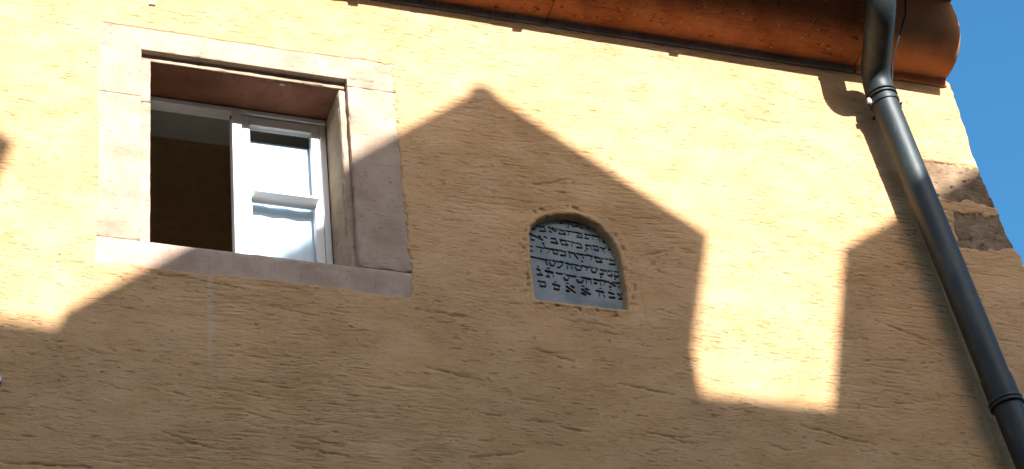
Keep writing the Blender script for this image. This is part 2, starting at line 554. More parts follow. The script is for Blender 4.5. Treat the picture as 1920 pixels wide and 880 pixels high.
    # niche of the tablet
    ia = np.where((xs > -0.02) & (xs < 0.50))[0]; ja = np.where((zs > 6.12) & (zs < 6.74))[0]
    J, I = slice(ja[0], ja[-1] + 1), slice(ia[0], ia[-1] + 1)
    sdn = np.full(X.shape, 9.0)
    sdn[J, I] = poly_sd(X[J, I], Z[J, I], ARCH)
    kn = sstep(0.030, 0.046, sdn)
    h = h * (0.4 + 0.6 * sstep(0.03, 0.12, sdn))
    h = h * kn + (1 - kn) * (-0.02)
    # exposed quoin stones at the corner: the plaster has fallen away
    hole = np.zeros(X.shape, bool)
    for (qx, z_lo, z_hi, tilt, sd_) in QUOINS:
        zz = Z - (X - 2.05) * tilt
        q = np.maximum(qx - X, np.maximum(z_lo - zz, zz - z_hi)) + 0.016 * vnoise(X * 13, Z * 14, 71) + 0.010 * vnoise(X * 34, Z * 34, 73) + 0.006 * vnoise(X * 60, Z * 60, 72)
        kq = sstep(-0.022, 0.012, q)
        h = h * kq + (1 - kq) * (-0.022)
        hole |= q < -0.02
    Y = -h
    # round the corner, then run back along the side of the house
    rnd = np.clip((X - (cx - 0.03)) / 0.03, 0, 1)
    Y = Y + 0.018 * rnd ** 2
    hole |= (sd < -0.02) | (sdn < 0.012)
    nz, nxn = X.shape
    side = []
    for dy, dx in ((0.045, 0.008), (0.12, 0.012), (0.5, 0.012), (2.0, 0.012), (5.0, 0.012)):
        side.append((X[:, -1] + dx, np.full(nz, dy), Z[:, -1]))
    X = np.column_stack([X] + [s[0] for s in side]); Y = np.column_stack([Y] + [s[1] for s in side]); Z = np.column_stack([Z] + [s[2] for s in side])
    hole = np.column_stack([hole] + [np.zeros(nz, bool)] * len(side))
    W_ = X.shape[1]
    idx = np.arange(nz * W_).reshape(nz, W_)
    hq = hole[:-1, :-1] & hole[1:, :-1] & hole[:-1, 1:] & hole[1:, 1:]
    a = idx[:-1, :-1][~hq]; b = idx[:-1, 1:][~hq]; c = idx[1:, 1:][~hq]; d = idx[1:, :-1][~hq]
    quads = np.column_stack([a, b, c, d]).astype(np.int32)
    me = bpy.data.meshes.new("wall")
    co = np.column_stack([X.ravel(), Y.ravel(), Z.ravel()]).astype(np.float32)
    me.vertices.add(len(co)); me.vertices.foreach_set("co", co.ravel())
    me.loops.add(quads.size); me.loops.foreach_set("vertex_index", quads.ravel())
    me.polygons.add(len(quads))
    me.polygons.foreach_set("loop_start", np.arange(0, quads.size, 4, dtype=np.int32))
    me.polygons.foreach_set("use_smooth", np.ones(len(quads), bool))
    me.update(calc_edges=True)
    gg = np.column_stack([G] + [np.zeros(nz, np.float32)] * len(side)).astype(np.float32)
    me.attributes.new("gouge", 'FLOAT', 'POINT').data.foreach_set("value", gg.ravel())
    me.materials.append(M["plaster"])
    return link(bpy.data.objects.new("wall", me), house)

QUOINS = [(1.88, 6.995, 7.198, 0.05, 1), (1.970, 6.752, 6.938, 0.10, 2)]
build_plaster()

# masonry behind the plaster, with the window opening left free, so that the house is a solid body
bm = bmesh.new()
add_box(bm, -6, -1.50, 0.06, 0.45, 0, 8.3)
add_box(bm, -0.47, 2.10, 0.09, 0.45, 0, 8.3)
add_box(bm, -1.50, -0.47, 0.06, 0.45, 0, 6.19)
add_box(bm, -1.50, -0.47, 0.06, 0.45, 7.20, 8.3)
bm_obj("masonry_core", bm, M["facade"], house)

# the room seen through the window
bm = bmesh.new()
add_box(bm, -3.2, 0.8, 0.455, 0.47, 5.2, 6.24)
add_box(bm, -3.2, 0.8, 3.4, 3.5, 5.2, 7.75)
add_box(bm, -3.3, -3.2, 0.455, 3.5, 5.2, 7.75)
add_box(bm, 0.8, 0.9, 0.455, 3.5, 5.2, 7.75)
add_box(bm, -3.3, 0.9, 0.455, 3.5, 7.65, 7.75)
add_box(bm, -3.3, 0.9, 0.455, 3.5, 5.1, 5.2)
bm_obj("room", bm, M["room"], house)

# quoin stones
for i, (qx, z_lo, z_hi, tilt, sd_) in enumerate(QUOINS):
    bm = bmesh.new()
    rough_box("q", qx - 0.03, float(corner_x(0.5 * (z_lo + z_hi))) - 0.004, 0.006, 0.30, z_lo - 0.025, z_hi + 0.03, None, None, r=0.012, seg=0.009, amp=0.0055,
              freq=26, bm=bm, seed=sd_ * 3.7)
    for v in bm.verts:
        f = (v.co.x - 2.05)
        v.co.z += f * tilt
        v.co.x += (corner_x(v.co.z) - corner_x(0.5 * (z_lo + z_hi))) * max(0, min(1, (v.co.x - 1.95) / 0.2))
    bm_obj("quoin_stone", bm, M["quoin"], house, smooth=True)

# raised plaster rim round the niche
def build_rim():
    P = ARCH_P
    n = len(P)
    nxt = np.roll(P, -1, 0); prv = np.roll(P, 1, 0)
    t = nxt - prv
    nrm = np.column_stack([t[:, 1], -t[:, 0]])
    nrm /= np.linalg.norm(nrm, axis=1)[:, None]
    c = P.mean(0)
    if ((P - c) * nrm).sum() < 0:
        nrm = -nrm
    for _ in range(4):
        nrm = nrm + np.roll(nrm, 1, 0) + np.roll(nrm, -1, 0)
        nrm /= np.linalg.norm(nrm, axis=1)[:, None]
    prof = [(-0.002, 0.075), (-0.001, 0.045), (0.0, 0.020), (0.0005, 0.005), (0.002, -0.001), (0.005, -0.0040), (0.009, -0.0052), (0.013, -0.0050),
            (0.017, -0.0036), (0.021, -0.0022), (0.026, -0.0016), (0.032, -0.0018), (0.040, -0.0018), (0.048, -0.0014), (0.058, 0.0008), (0.07, 0.006)]
    verts, faces = [], []
    for i in range(n):
        for j, (o, y) in enumerate(prof):
            p = P[i] + nrm[i] * o
            q = Vector((p[0] * 1.0, 0.0, p[1]))
            w = noise.noise(q * 38) * 0.0022 + noise.noise(q * 95 + Vector((4, 4, 4))) * 0.0022
            pit = max(0.0, noise.noise(q * 62 + Vector((9, 2, 5))) - 0.22) * (0.026 if 6 <= j <= 12 else 0.0)
            jag = noise.noise(Vector((P[i][0], 0, P[i][1])) * 30 + Vector((0, 7, 0))) * 0.004 if j < 8 else 0.0
            fade = 1.0 if 3 <= j <= 13 else 0.2
            p = p + nrm[i] * jag
            verts.append((p[0], y + w * fade + pit, p[1]))
    m_ = len(prof)
    for i in range(n):
        i2 = (i + 1) % n
        for j in range(m_ - 1):
            faces.append((i * m_ + j, i2 * m_ + j, i2 * m_ + j + 1, i * m_ + j + 1))
    bm = bmesh.new()
    vs_ = [bm.verts.new(v) for v in verts]
    for f in faces:
        bm.faces.new([vs_[k] for k in f])
    bm_obj("plaster_rim", bm, M["plaster"], house, smooth=True)
build_rim()

# ridge of plaster left standing beside the downpipe
def build_bead():
    verts, faces = [], []
    path = np.array([(1.750, 7.10), (1.772, 6.95), (1.803, 6.76), (1.832, 6.45), (1.855, 6.2), (1.872, 5.95), (1.886, 5.70), (1.915, 5.3)])
    zz = np.linspace(7.10, 5.3, 260)
    xx = np.interp(zz, path[::-1, 1], path[::-1, 0])
    sec = [(-0.030, 0.006), (-0.014, -0.004), (-0.006, -0.012), (0.0, -0.016), (0.006, -0.010), (0.010, 0.006)]
    for i, (x, z) in enumerate(zip(xx, zz)):
        w = 0.004 * noise.noise(Vector((z * 14, 0, 0))) + 0.003 * noise.noise(Vector((z * 50, 3, 0)))
        g = 0.6 + 0.5 * noise.noise(Vector((z * 9, 8, 0)))
        for dx, y in sec:
            verts.append((x + dx + w, y if y > 0 else y * g, z))
    k = len(sec)
    for i in range(len(zz) - 1):
        for j in range(k - 1):
            faces.append((i * k + j, i * k + j + 1, (i + 1) * k + j + 1, (i + 1) * k + j))
    mesh_obj("plaster_ridge", verts, faces, M["plaster"], house)
build_bead()

# ------------------------------------------------------------------ cornice of red sandstone blocks
PROFILE = [(-0.10, 7.626), (0.012, 7.626), (0.015, 7.629), (0.016, 7.660), (0.022, 7.664), (0.052, 7.664), (0.085, 7.668), (0.115, 7.677),
           (0.143, 7.692), (0.168, 7.713), (0.189, 7.741), (0.204, 7.775), (0.211, 7.815), (0.212, 7.860), (0.207, 7.905), (0.200, 7.945), (0.198, 7.958),
           (0.232, 7.962), (0.235, 7.990), (-0.10, 7.990)]
def cornice_block(x0, x1, mat, amp, seed, dz=0.0):
    n = max(4, int((x1 - x0) / 0.02))
    k = len(PROFILE)
    verts, faces = [], []
    for i in range(n + 1):
        x = x0 + (x1 - x0) * i / n
        endf = min(1.0, min(x - x0, x1 - x) / 0.006 + 0.0)
        for j, (p, z) in enumerate(PROFILE):
            q = Vector((x * 2.0, p, z))
            w = amp * (noise.noise(q * 14 + Vector((seed, 0, 0))) + 0.7 * noise.noise(Vector((x * 40, p * 60, z * 60 + seed))))
            worn = 0.0
            if 2 <= j <= 4 and amp > 0.002:
                worn = 0.010 * max(0, noise.noise(Vector((x * 11, seed, 1)))) 
            inset = 0.004 * (1 - endf) if 0 < j < k - 1 else 0
            cz = z + 0.007 * (x - 1.6) + dz
            pp = p - inset - worn
            if 0 < j < k - 1:
                pp += w
                cz += w * 0.6 + inset * 0.6
            verts.append((x, -pp, cz))
    for i in range(n):
        for j in range(k):
            j2 = (j + 1) % k
            faces.append((i * k + j, i * k + j2, (i + 1) * k + j2, (i + 1) * k + j))
    faces.append(tuple(range(k - 1, -1, -1)))
    faces.append(tuple(range(n * k, (n + 1) * k)))
    bm = bmesh.new()
    vv = [bm.verts.new(v) for v in verts]
    for f in faces:
        bm.faces.new([vv[t] for t in f])
    o = bm_obj("cornice_block", bm, mat, house, smooth=True)
    smooth_by_angle(o, 32)
    if mat is M["cornice"]:
        o.data.materials.append(M["fillet"])
        for pg in o.data.polygons:
            if pg.center.z < 7.660 + 0.007 * (pg.center.x - 1.6) and len(pg.vertices) == 4:
                pg.material_index = 1
    return o
for i, (a, b) in enumerate(((-6.0, -4.2), (-4.197, -2.6), (-2.597, -1.2), (-1.197, 0.262), (0.266, 1.672))):
    cornice_block(a, b, M["cornice"], 0.0035, i * 5.3, (0, -0.002, 0.001, 0, 0.002)[i])
cornice_block(1.678, 2.122, M["cornice_end"], 0.0008, 41.0, 0.004)

# roof, eaves board and gutter above the cornice
bm = bmesh.new()
prof = [(-0.43, 7.925), (-0.43, 7.955), (4.0, 11.53), (4.0, 11.45)]
va = [bm.verts.new((-6.1, y, z)) for y, z in prof]; vb = [bm.verts.new((2.150, y, z)) for y, z in prof]
for i in range(4):
    bm.faces.new((va[i], va[(i + 1) % 4], vb[(i + 1) % 4], vb[i]))
bm.faces.new(va); bm.faces.new(vb)
bm_obj("roof", bm, M["tile"], house)
box_obj("eaves_board", -6.0, 2.13, -0.205, 0.3, 7.994, 8.010, M["iron"], house)
def half_round(x0, x1, yc, zc, r, th, seg=14):
    bm = bmesh.new()
    rings = []
    for x in (x0, x1):
        ring = []
        for rr in (r, r - th):
            rng_ = range(seg + 1) if rr == r else range(seg, -1, -1)
            for s in rng_:
                a = math.pi + math.pi * s / seg
                ring.append(bm.verts.new((x, yc + rr * math.cos(a), zc + rr * math.sin(a))))
        rings.append(ring)
    n = len(rings[0])
    for i in range(n):
        bm.faces.new((rings[0][i], rings[0][(i + 1) % n], rings[1][(i + 1) % n], rings[1][i]))
    bm.faces.new(rings[0]); bm.faces.new(rings[1])
    return bm
gutter = bm_obj("gutter", half_round(-6.05, 2.150, -0.46, 7.917, 0.075, 0.003), M["zinc"], house)
for k_ in range(1, 11):
    x = 2.0 - 0.69 * k_ + (-0.42 if k_ else 0.0) + (0.69 if k_ else 0)
    box_obj("gutter_bracket", x - 0.02, x + 0.02, -0.485, -0.435, 7.829, 7.850, M["iron"], gutter)

# ------------------------------------------------------------------ window
window = empty("window", (-0.99, 0.0, 6.16), house)
S = M["surround"]
RB = 0.030                                    # depth of the rebate for the shutters
OX0, OX1, OZ0, OZ1 = -1.358, -0.634, 6.280, 7.144    # clear opening
RX0, RX1, RZ1 = -1.399, -0.606, 7.173         # edge of the rebate
def stones(name, boxes, mat, seed, amp=0.0014, chip=0.0):
    bm = bmesh.new()
    for i, (b, r) in enumerate(boxes):
        rough_box("s", *b, None, None, r=r, seg=0.018, amp=amp, freq=22, bm=bm, seed=seed + i * 2.3, chip=chip)
    return bm_obj(name, bm, mat, window, smooth=True)
stones("lintel", [((FX0 - 0.02, FX1 + 0.02, 0.001, 0.06, RZ1, FZ1 + 0.02), 0.003),
                  ((FX0 - 0.02, RX0, 0.0016, 0.06, 6.943, RZ1 + 0.02), 0.0025),
                  ((FX0 - 0.02, OX0, RB, 0.27, 6.943, OZ1 + 0.01), 0.004),
                  ((RX1, FX1 + 0.02, 0.0016, 0.06, OZ1 - 0.004, RZ1 + 0.02), 0.0025),
                  ((FX0 - 0.02, FX1 + 0.02, RB, 0.062, OZ1 + 0.0015, FZ1 + 0.02), 0.003)], S, 1.0, 0.0012, 0.014)
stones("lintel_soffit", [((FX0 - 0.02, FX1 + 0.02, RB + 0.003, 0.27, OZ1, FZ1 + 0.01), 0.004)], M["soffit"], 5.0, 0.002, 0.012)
stones("jamb_stone", [((FX0 - 0.02, RX0, 0.001, 0.06, OZ0 - 0.004, 6.9415), 0.0025),
                      ((FX0 - 0.02, OX0, RB, 0.27, OZ0 - 0.002, 6.941), 0.004)], S, 23.0, 0.0014, 0.010)
stones("jamb_stone", [((RX1, FX1 + 0.02, 0.001, 0.06, OZ0 - 0.004, OZ1 - 0.0055), 0.003),
                      ((OX1 + 0.002, FX1 + 0.02, RB, 0.05, OZ0 - 0.002, OZ1 - 0.004), 0.006)], S, 37.0, 0.003, 0.018)
stones("jamb_reveal", [((OX1, FX1 + 0.02, RB + 0.006, 0.27, OZ0 - 0.002, OZ1 - 0.004), 0.009)], M["reveal_stone"], 43.0, 0.003, 0.02)
stones("sill", [((FX0 - 0.02, FX1 + 0.02, 0.001, 0.30, FZ0 - 0.02, OZ0 - 0.005), 0.003)], M["sill_stone"], 51.0, 0.0014, 0.012)
# plastered inner reveal
bm = bmesh.new()
add_box(bm, OX0 - 0.12, OX0 - 0.02, 0.272, 0.46, 6.20, 7.30)
add_box(bm, OX1 + 0.02, OX1 + 0.12, 0.272, 0.46, 6.20, 7.30)
add_box(bm, OX0 - 0.02, OX1 + 0.02, 0.272, 0.46, 7.150, 7.30)
add_box(bm, OX0 - 0.02, OX1 + 0.02, 0.301, 0.46, 6.20, 6.27)
bm_obj("inner_reveal", bm, M["reveal"], window)
# timber frame
Wt = M["white"]
YF = 0.215
def wood(name, x0, x1, y0, y1, z0, z1, bevel=0.003):
    return box_obj(name, x0, x1, y0, y1, z0, z1, Wt, window, bevel)
wood("frame_head", OX0 + 0.001, OX1 - 0.001, YF, YF + 0.055, 7.116, OZ1 - 0.006)
wood("frame_post", OX1 - 0.027, OX1 - 0.003, YF + 0.004, YF + 0.055, 6.286, 7.1155)
wood("frame_post", OX0 + 0.003, OX0 + 0.028, YF + 0.004, YF + 0.055, 6.286, 7.1155)
wood("frame_foot", OX0 + 0.029, OX1 - 0.028, YF + 0.006, YF + 0.055, 6.284, 6.318)
# the closed right-hand sash
SX0, SX1, SZ0, SZ1 = -1.010, OX1 - 0.029, 6.320, 7.112
wood("meeting_stile", SX0, SX0 + 0.038, YF - 0.008, YF + 0.04, SZ0, SZ1, 0.004)
wood("sash_stile", SX0 + 0.0385, SX0 + 0.072, YF + 0.004, YF + 0.04, SZ0 + 0.002, SZ1 - 0.002)
wood("sash_stile", SX1 - 0.032, SX1, YF + 0.006, YF + 0.04, SZ0 + 0.002, SZ1 - 0.004)
wood("sash_rail", SX0 + 0.0725, SX1 - 0.0325, YF + 0.006, YF + 0.04, SZ1 - 0.044, SZ1 - 0.004)
wood("sash_rail", SX0 + 0.0725, SX1 - 0.0325, YF + 0.006, YF + 0.04, SZ0 + 0.002, SZ0 + 0.06)
wood("glazing_bar", SX0 + 0.0725, SX1 - 0.024, YF - 0.036, YF + 0.04, 6.711, 6.722)
box_obj("pane", SX0 + 0.0725, SX1 - 0.0325, YF + 0.026, YF + 0.029, 6.723, SZ1 - 0.045, M["glass"], window)
box_obj("pane", SX0 + 0.0725, SX1 - 0.0325, YF + 0.026, YF + 0.029, SZ0 + 0.061, 6.710, M["glass"], window)
bm = bmesh.new()
add_box(bm, SX0 - 0.006, SX0 - 0.001, YF - 0.006, YF + 0.006, 7.078, 7.092, 0.002)
bm_obj("latch_plate", bm, M["iron"], window)

# added white sheet close behind the panes, standing in for reflected sky
verts, faces = [], []
nx_, nz_ = 60, 40
for j in range(nz_ + 1):
    for i in range(nx_ + 1):
        u = i / nx_
        z = 6.33 + (7.026 - 6.33) * j / nz_
        x = SX0 + 0.045 + (SX1 - SX0 - 0.05) * u
        y = YF + 0.052 + 0.004 * math.sin(u * 19 + 0.5 * math.sin(j * 0.1)) * (1 - j / nz_)
        verts.append((x, y, z))
for j in range(nz_):
    for i in range(nx_):
        a = j * (nx_ + 1) + i
        faces.append((a, a + 1, a + nx_ + 2, a + nx_ + 1))
glare_sheet = mesh_obj("glare_sheet", verts, faces, M["glare_sheet"])
sol = glare_sheet.modifiers.new("thickness", 'SOLIDIFY'); sol.thickness = 0.0015
tag(glare_sheet, "added white sheet behind the glass of the closed sash, imitating reflected sky", "glare_sheet")

# ------------------------------------------------------------------ inscribed tablet
STROKES = "217 644 246 640 1.9;217 625 225 625 1.5;223 637 223 625 0.9;253 641 262 640 1.7;251 636 252 613 0.6;249 611 250 610 1.7;273 639 288 639 1.9;269 618 289 621 1.9;290 639 290 623 1.1;294 638 330 632 2.1;332 628 334 612 1.1;299 616 308 616 1.9;302 634 302 618 0.6;337 631 348 630 1.7;352 621 354 610 1.1;113 601 122 598 1.7;99 580 111 580 1.5;119 598 108 583 0.7;132 597 148 597 2.1;132 575 152 576 2.1;151 595 153 579 1.0;167 599 196 582 2.1;185 599 190 593 1.5;170 578 176 575 1.7;198 595 205 593 1.6;213 591 228 589 1.7;209 572 232 573 2.1;228 588 233 575 1.0;212 583 209 572 0.7;237 593 243 590 1.5;248 591 275 589 1.9;247 585 246 569 0.7;281 591 300 588 1.9;281 568 302 568 1.9;301 587 303 570 1.0;284 579 289 578 1.3;282 589 283 579 0.7;316 588 339 586 2.1;314 568 326 567 1.9;320 584 316 569 0.7;343 576 346 566 0.7;347 586 369 584 2.1;376 585 383 581 1.7;372 576 374 562 0.7;390 584 405 581 1.7;389 563 410 562 2.3;404 580 410 567 1.0;90 554 136 533 2.1;123 550 130 547 1.9;92 528 100 527 2.1;91 546 93 530 0.6;145 550 154 545 1.7;173 545 189 545 2.1;172 526 194 524 2.8;189 543 197 521 1.1;209 543 230 541 2.1;214 522 236 522 2.1;207 541 214 523 0.9;229 540 235 524 0.9;239 543 247 539 1.6;254 540 268 536 1.7;252 530 254 519 0.9;275 538 291 536 1.9;275 517 294 518 2.1;291 535 295 521 1.0;313 535 333 534 1.9;313 518 318 517 1.7;313 531 315 518 0.9;334 533 336 516 0.7;307 507 308 507 1.9;343 536 360 534 1.9;346 518 360 515 2.3;360 533 363 520 1.1;343 532 348 518 0.7;371 533 378 531 1.7;381 525 393 532 1.6;378 530 387 510 0.9;408 528 428 528 2.3;83 496 91 495 1.5;81 473 89 473 1.5;137 516 138 517 2.3;109 497 122 494 1.9;126 495 135 492 1.7;124 485 125 472 1.1;140 495 163 492 2.1;139 512 141 495 0.9;160 484 148 472 0.7;169 493 194 491 2.1;175 474 188 472 2.3;169 490 177 474 0.9;194 490 188 475 0.9;201 492 221 487 1.9;203 469 221 470 2.1;221 486 223 475 1.0;236 490 261 485 2.1;259 486 270 464 1.9;239 481 240 463 1.0;271 487 289 484 2.1;292 478 294 468 1.0;296 487 303 484 1.7;310 487 331 484 2.3;330 476 324 467 0.9;343 483 362 480 2.3;349 461 368 462 2.6;364 478 368 465 1.1;345 478 349 463 0.9;372 482 378 479 1.6;386 481 394 478 1.6;403 478 416 476 1.9;401 456 421 458 2.3;421 474 422 460 0.9;426 479 432 475 1.6;82 444 136 438 2.1;136 438 142 416 1.7;141 441 147 437 1.7;154 441 158 438 1.5;168 439 176 436 1.9;152 428 156 415 1.5;155 414 168 416 2.1;168 417 177 430 1.0;184 439 188 435 1.9;197 438 207 436 2.3;183 408 191 410 1.9;191 410 204 425 1.3;219 435 238 431 2.3;223 421 223 408 1.0;240 423 243 410 1.0;245 435 251 430 1.5;258 433 268 429 2.1;277 431 281 429 1.7;255 420 260 409 1.5;260 408 274 410 2.1;275 411 282 424 1.0;287 453 288 453 2.1;287 433 308 428 2.3;305 420 298 411 0.9;315 432 321 429 1.7;328 431 331 429 1.3;340 429 345 427 1.9;321 419 325 408 1.5;325 407 336 409 2.1;336 411 346 423 1.0;359 426 380 422 2.1;356 404 366 404 2.3;367 419 366 408 0.7;382 420 383 407 0.7;390 424 397 423 1.9;388 401 402 401 2.3;402 413 402 403 0.9;405 425 408 423 1.3;417 424 422 423 1.5;429 423 436 421 1.9;413 409 416 400 1.5;416 399 426 401 2.1;426 403 435 413 1.0;101 403 104 401 1.3;99 388 107 385 2.6;98 363 115 364 2.6;109 379 111 369 0.9;141 400 145 397 1.5;145 397 150 402 1.1;133 385 158 382 3.2;134 360 141 360 2.8;141 376 139 362 0.9;160 371 162 361 0.9;176 383 187 379 2.1;193 383 198 380 1.9;203 366 206 355 1.7;206 355 217 356 2.3;218 358 226 369 1.0;207 384 210 382 1.1;217 379 224 377 2.3;231 378 240 375 2.3;246 379 252 376 2.3;265 378 268 377 1.1;276 377 285 375 2.3;255 362 261 352 1.7;260 352 274 353 2.3;274 356 283 366 1.0;290 375 311 373 2.8;293 367 292 350 0.9;311 365 314 348 0.9;326 375 347 372 2.6;327 357 333 357 2.8;349 366 350 349 0.9;356 390 357 391 2.3;355 375 375 370 2.8;369 364 362 355 0.7;383 371 409 355 2.3;400 371 407 370 1.7;386 349 390 348 2.3;413 388 414 389 1.7;414 371 441 370 2.1;427 355 422 350 1.0;97 333 122 331 2.1;104 310 121 311 2.6;103 321 105 311 1.0;122 331 126 319 1.1;121 311 126 319 1.0;164 340 169 340 1.3;155 328 180 323 2.6;158 305 175 305 2.6;180 322 178 311 0.9;157 324 159 309 0.7;210 341 219 341 1.3;209 326 240 302 2.6;230 329 238 325 2.8;208 304 215 304 3.0;273 337 282 337 1.1;271 320 299 302 2.8;287 325 296 322 2.6;269 302 280 298 3.2;343 334 349 336 1.1;330 322 355 319 3.0;338 313 338 297 0.9;356 309 359 295 0.9;385 335 391 333 1.1;380 320 397 317 2.8;380 298 398 299 3.0;415 319 421 316 2.3;433 321 441 319 2.3;418 296 431 298 2.6;426 312 425 299 0.9"
def build_tablet():
    st = [tuple(float(v) for v in s.split()) for s in STROKES.split(";")]
    step = 0.0013
    xs = np.arange(0.045, 0.4551, step); zs = np.arange(6.205, 6.6651, step)
    X, Z = np.meshgrid(xs, zs)
    dep = np.zeros(X.shape)
    jx = 0.0004 * vnoise(X * 260, Z * 260, 3); jz = 0.0004 * vnoise(X * 260, Z * 260, 4)
    for a, b, c, d, r in st:
        a, c = a / 1000, c / 1000
        b, d = 6 + b / 1000, 6 + d / 1000
        r = r / 1000 * (1.68 if r > 1.3 else 1.4)
        i0 = max(0, int((min(a, c) - 0.006 - xs[0]) / step)); i1 = int((max(a, c) + 0.006 - xs[0]) / step) + 2
        j0 = max(0, int((min(b, d) - 0.006 - zs[0]) / step)); j1 = int((max(b, d) + 0.006 - zs[0]) / step) + 2
        sx = X[j0:j1, i0:i1] + jx[j0:j1, i0:i1]; sz = Z[j0:j1, i0:i1] + jz[j0:j1, i0:i1]
        if sx.size == 0:
            continue
        ex, ez = c - a, d - b
        t = np.clip(((sx - a) * ex + (sz - b) * ez) / max(ex * ex + ez * ez, 1e-9), 0, 1)
        dist = np.hypot(sx - a - ex * t, sz - b - ez * t)
        rr = max(r, 0.0009)
        v = np.clip((rr + 0.0009 - dist) / 0.0016, 0, 1) * (1.0 if r > 0.0011 else 0.75)
        dep[j0:j1, i0:i1] = np.maximum(dep[j0:j1, i0:i1], v)
    Y = 0.034 + 0.0055 * dep + 0.0016 * vnoise(X * 9, Z * 9, 5) + 0.0006 * vnoise(X * 45, Z * 45, 6)
    sd = np.full(X.shape, 9.0)
    sd = poly_sd(X, Z, ARCH)
    keep = sd < 0.014
    nz, nx = X.shape
    idx = np.arange(nz * nx).reshape(nz, nx)
    kq = keep[:-1, :-1] & keep[1:, :-1] & keep[:-1, 1:] & keep[1:, 1:]
    quads = np.column_stack([idx[:-1, :-1][kq], idx[:-1, 1:][kq], idx[1:, 1:][kq], idx[1:, :-1][kq]])
    co = np.column_stack([X.ravel(), Y.ravel(), Z.ravel()])
    used = np.unique(quads)
    remap = np.full(len(co), -1); remap[used] = np.arange(len(used))
    verts = co[used].tolist(); faces = remap[quads].tolist()
    # sides and back: the tablet is a slab 6 cm thick
    o_n = len(verts)
    P = resample(ARCH, 0.02)
    c = P.mean(0)
    Q = c + (P - c) * 1.055
    for y in (0.042, 0.082):
        verts += [(p[0], y, p[1]) for p in Q]
    n = len(Q)
    faces += [[o_n + i, o_n + (i + 1) % n, o_n + n + (i + 1) % n, o_n + n + i] for i in range(n)]
    faces += [[o_n + n + i for i in range(n)]]
    o = mesh_obj("inscribed_tablet", verts, faces, M["slate"])
    at = o.data.attributes.new("carved", 'FLOAT', 'POINT')
    vals = np.zeros(len(verts), np.float32)
    vals[:len(used)] = sstep(0.12, 0.6, dep.ravel()[used])
    at.data.foreach_set("value", vals)
    return o
tag(build_tablet(), "arched grey stone tablet with carved Hebrew lines set in the wall", "tablet")

# ------------------------------------------------------------------ downpipe
pipe = empty("downpipe", (2.13, -0.10, 0.0))
tag(pipe, "dark zinc downpipe leaning beside the corner of the ochre wall", "downpipe")
PR = 0.058
def px_(z):
    return 1.728 + (7.26 - z) * 0.131
PY = -0.105
zs_ = [7.440, 7.30, 7.0, 6.5, 6.0, 5.6, 5.25]
low = [(px_(z), PY, z) for z in zs_]
bx = px_(5.25)
bend = [(bx + 0.018, PY, 5.10), (bx + 0.022, PY, 4.95), (bx + 0.022, PY, 0.05)]
tube("pipe", low + bend, [PR] * (len(low) + 3), M["zinc"], pipe, 48)
# swan neck: from the gutter down and back to the wall
def rounded(corners, rad, n=7):
    """a path through corners with round bends"""
    cs = [Vector(c) for c in corners]
    out = [cs[0]]
    for i in range(1, len(cs) - 1):
        a = cs[i] + (cs[i - 1] - cs[i]).normalized() * rad
        b = cs[i] + (cs[i + 1] - cs[i]).normalized() * rad
        for k in range(n + 1):
            t = k / n
            out.append(a * (1 - t) ** 2 + cs[i] * 2 * t * (1 - t) + b * t * t)
    out.append(cs[-1])
    return out
pts = rounded([(px_(7.43), PY, 7.43), (px_(7.53), PY - 0.004, 7.53), (1.612, -0.40, 7.655), (1.622, -0.455, 7.88)], 0.075)
tube("swan_neck", pts, [PR + 0.0035] * len(pts), M["zinc"], pipe, 48)
# collars and beads at the joints
def ring(name, z, r, hgt, parent, th=0.004):
    c = Vector((px_(z), PY, z)); ax_ = Vector((-0.131, 0, 1)).normalized()
    prof = [(-hgt, PR - 0.002), (-hgt, r - 0.001), (-hgt * 0.6, r), (hgt * 0.6, r), (hgt, r - 0.001), (hgt, PR - 0.002)]
    return tube(name, [c + ax_ * a for a, _ in prof], [b for _, b in prof], M["zinc"], parent, 48, False)
for z in (7.432, 7.414):
    ring("bead", z, PR + 0.0085, 0.0045, pipe)
ring("collar", 5.965, PR + 0.004, 0.058, pipe)
for z in (5.915, 5.899):
    ring("bead", z, PR + 0.0095, 0.006, pipe)
cl = ring("pipe_clamp", 7.385, PR + 0.006, 0.011, pipe)
zc = 7.385
for sx in (-1, 1):
    bm = bmesh.new()
    x = px_(zc) + sx * (PR + 0.012)
    add_box(bm, x - 0.010, x + 0.010, PY - 0.006, PY + 0.006, zc - 0.013, zc + 0.013, 0.002)
    bm_obj("clamp_lug", bm, M["zinc"] if sx > 0 else M["steel"], cl)
tube("screw", [(px_(zc) + PR + 0.013, PY - 0.022, zc), (px_(zc) + PR + 0.013, PY + 0.018, zc)], [0.005, 0.005], M["iron"], cl, 12)
tube("wall_spike", [(px_(zc), PY + PR, zc), (px_(zc), 0.03, zc)], [0.007, 0.007], M["iron"], cl, 12)

# thin black cable beside the swan neck
cable = tube("cable", [(1.862, -0.262, 7.99), (1.852, -0.255, 7.90), (1.838, -0.240, 7.80), (1.806, -0.215, 7.71), (1.786, -0.172, 7.64), (1.779, -0.140, 7.59), (1.772, -0.105, 7.50)],
             [0.0042] * 7, M["black"], None, 10)
tag(cable, "thin black cable running down behind the swan neck of the downpipe", "cable")

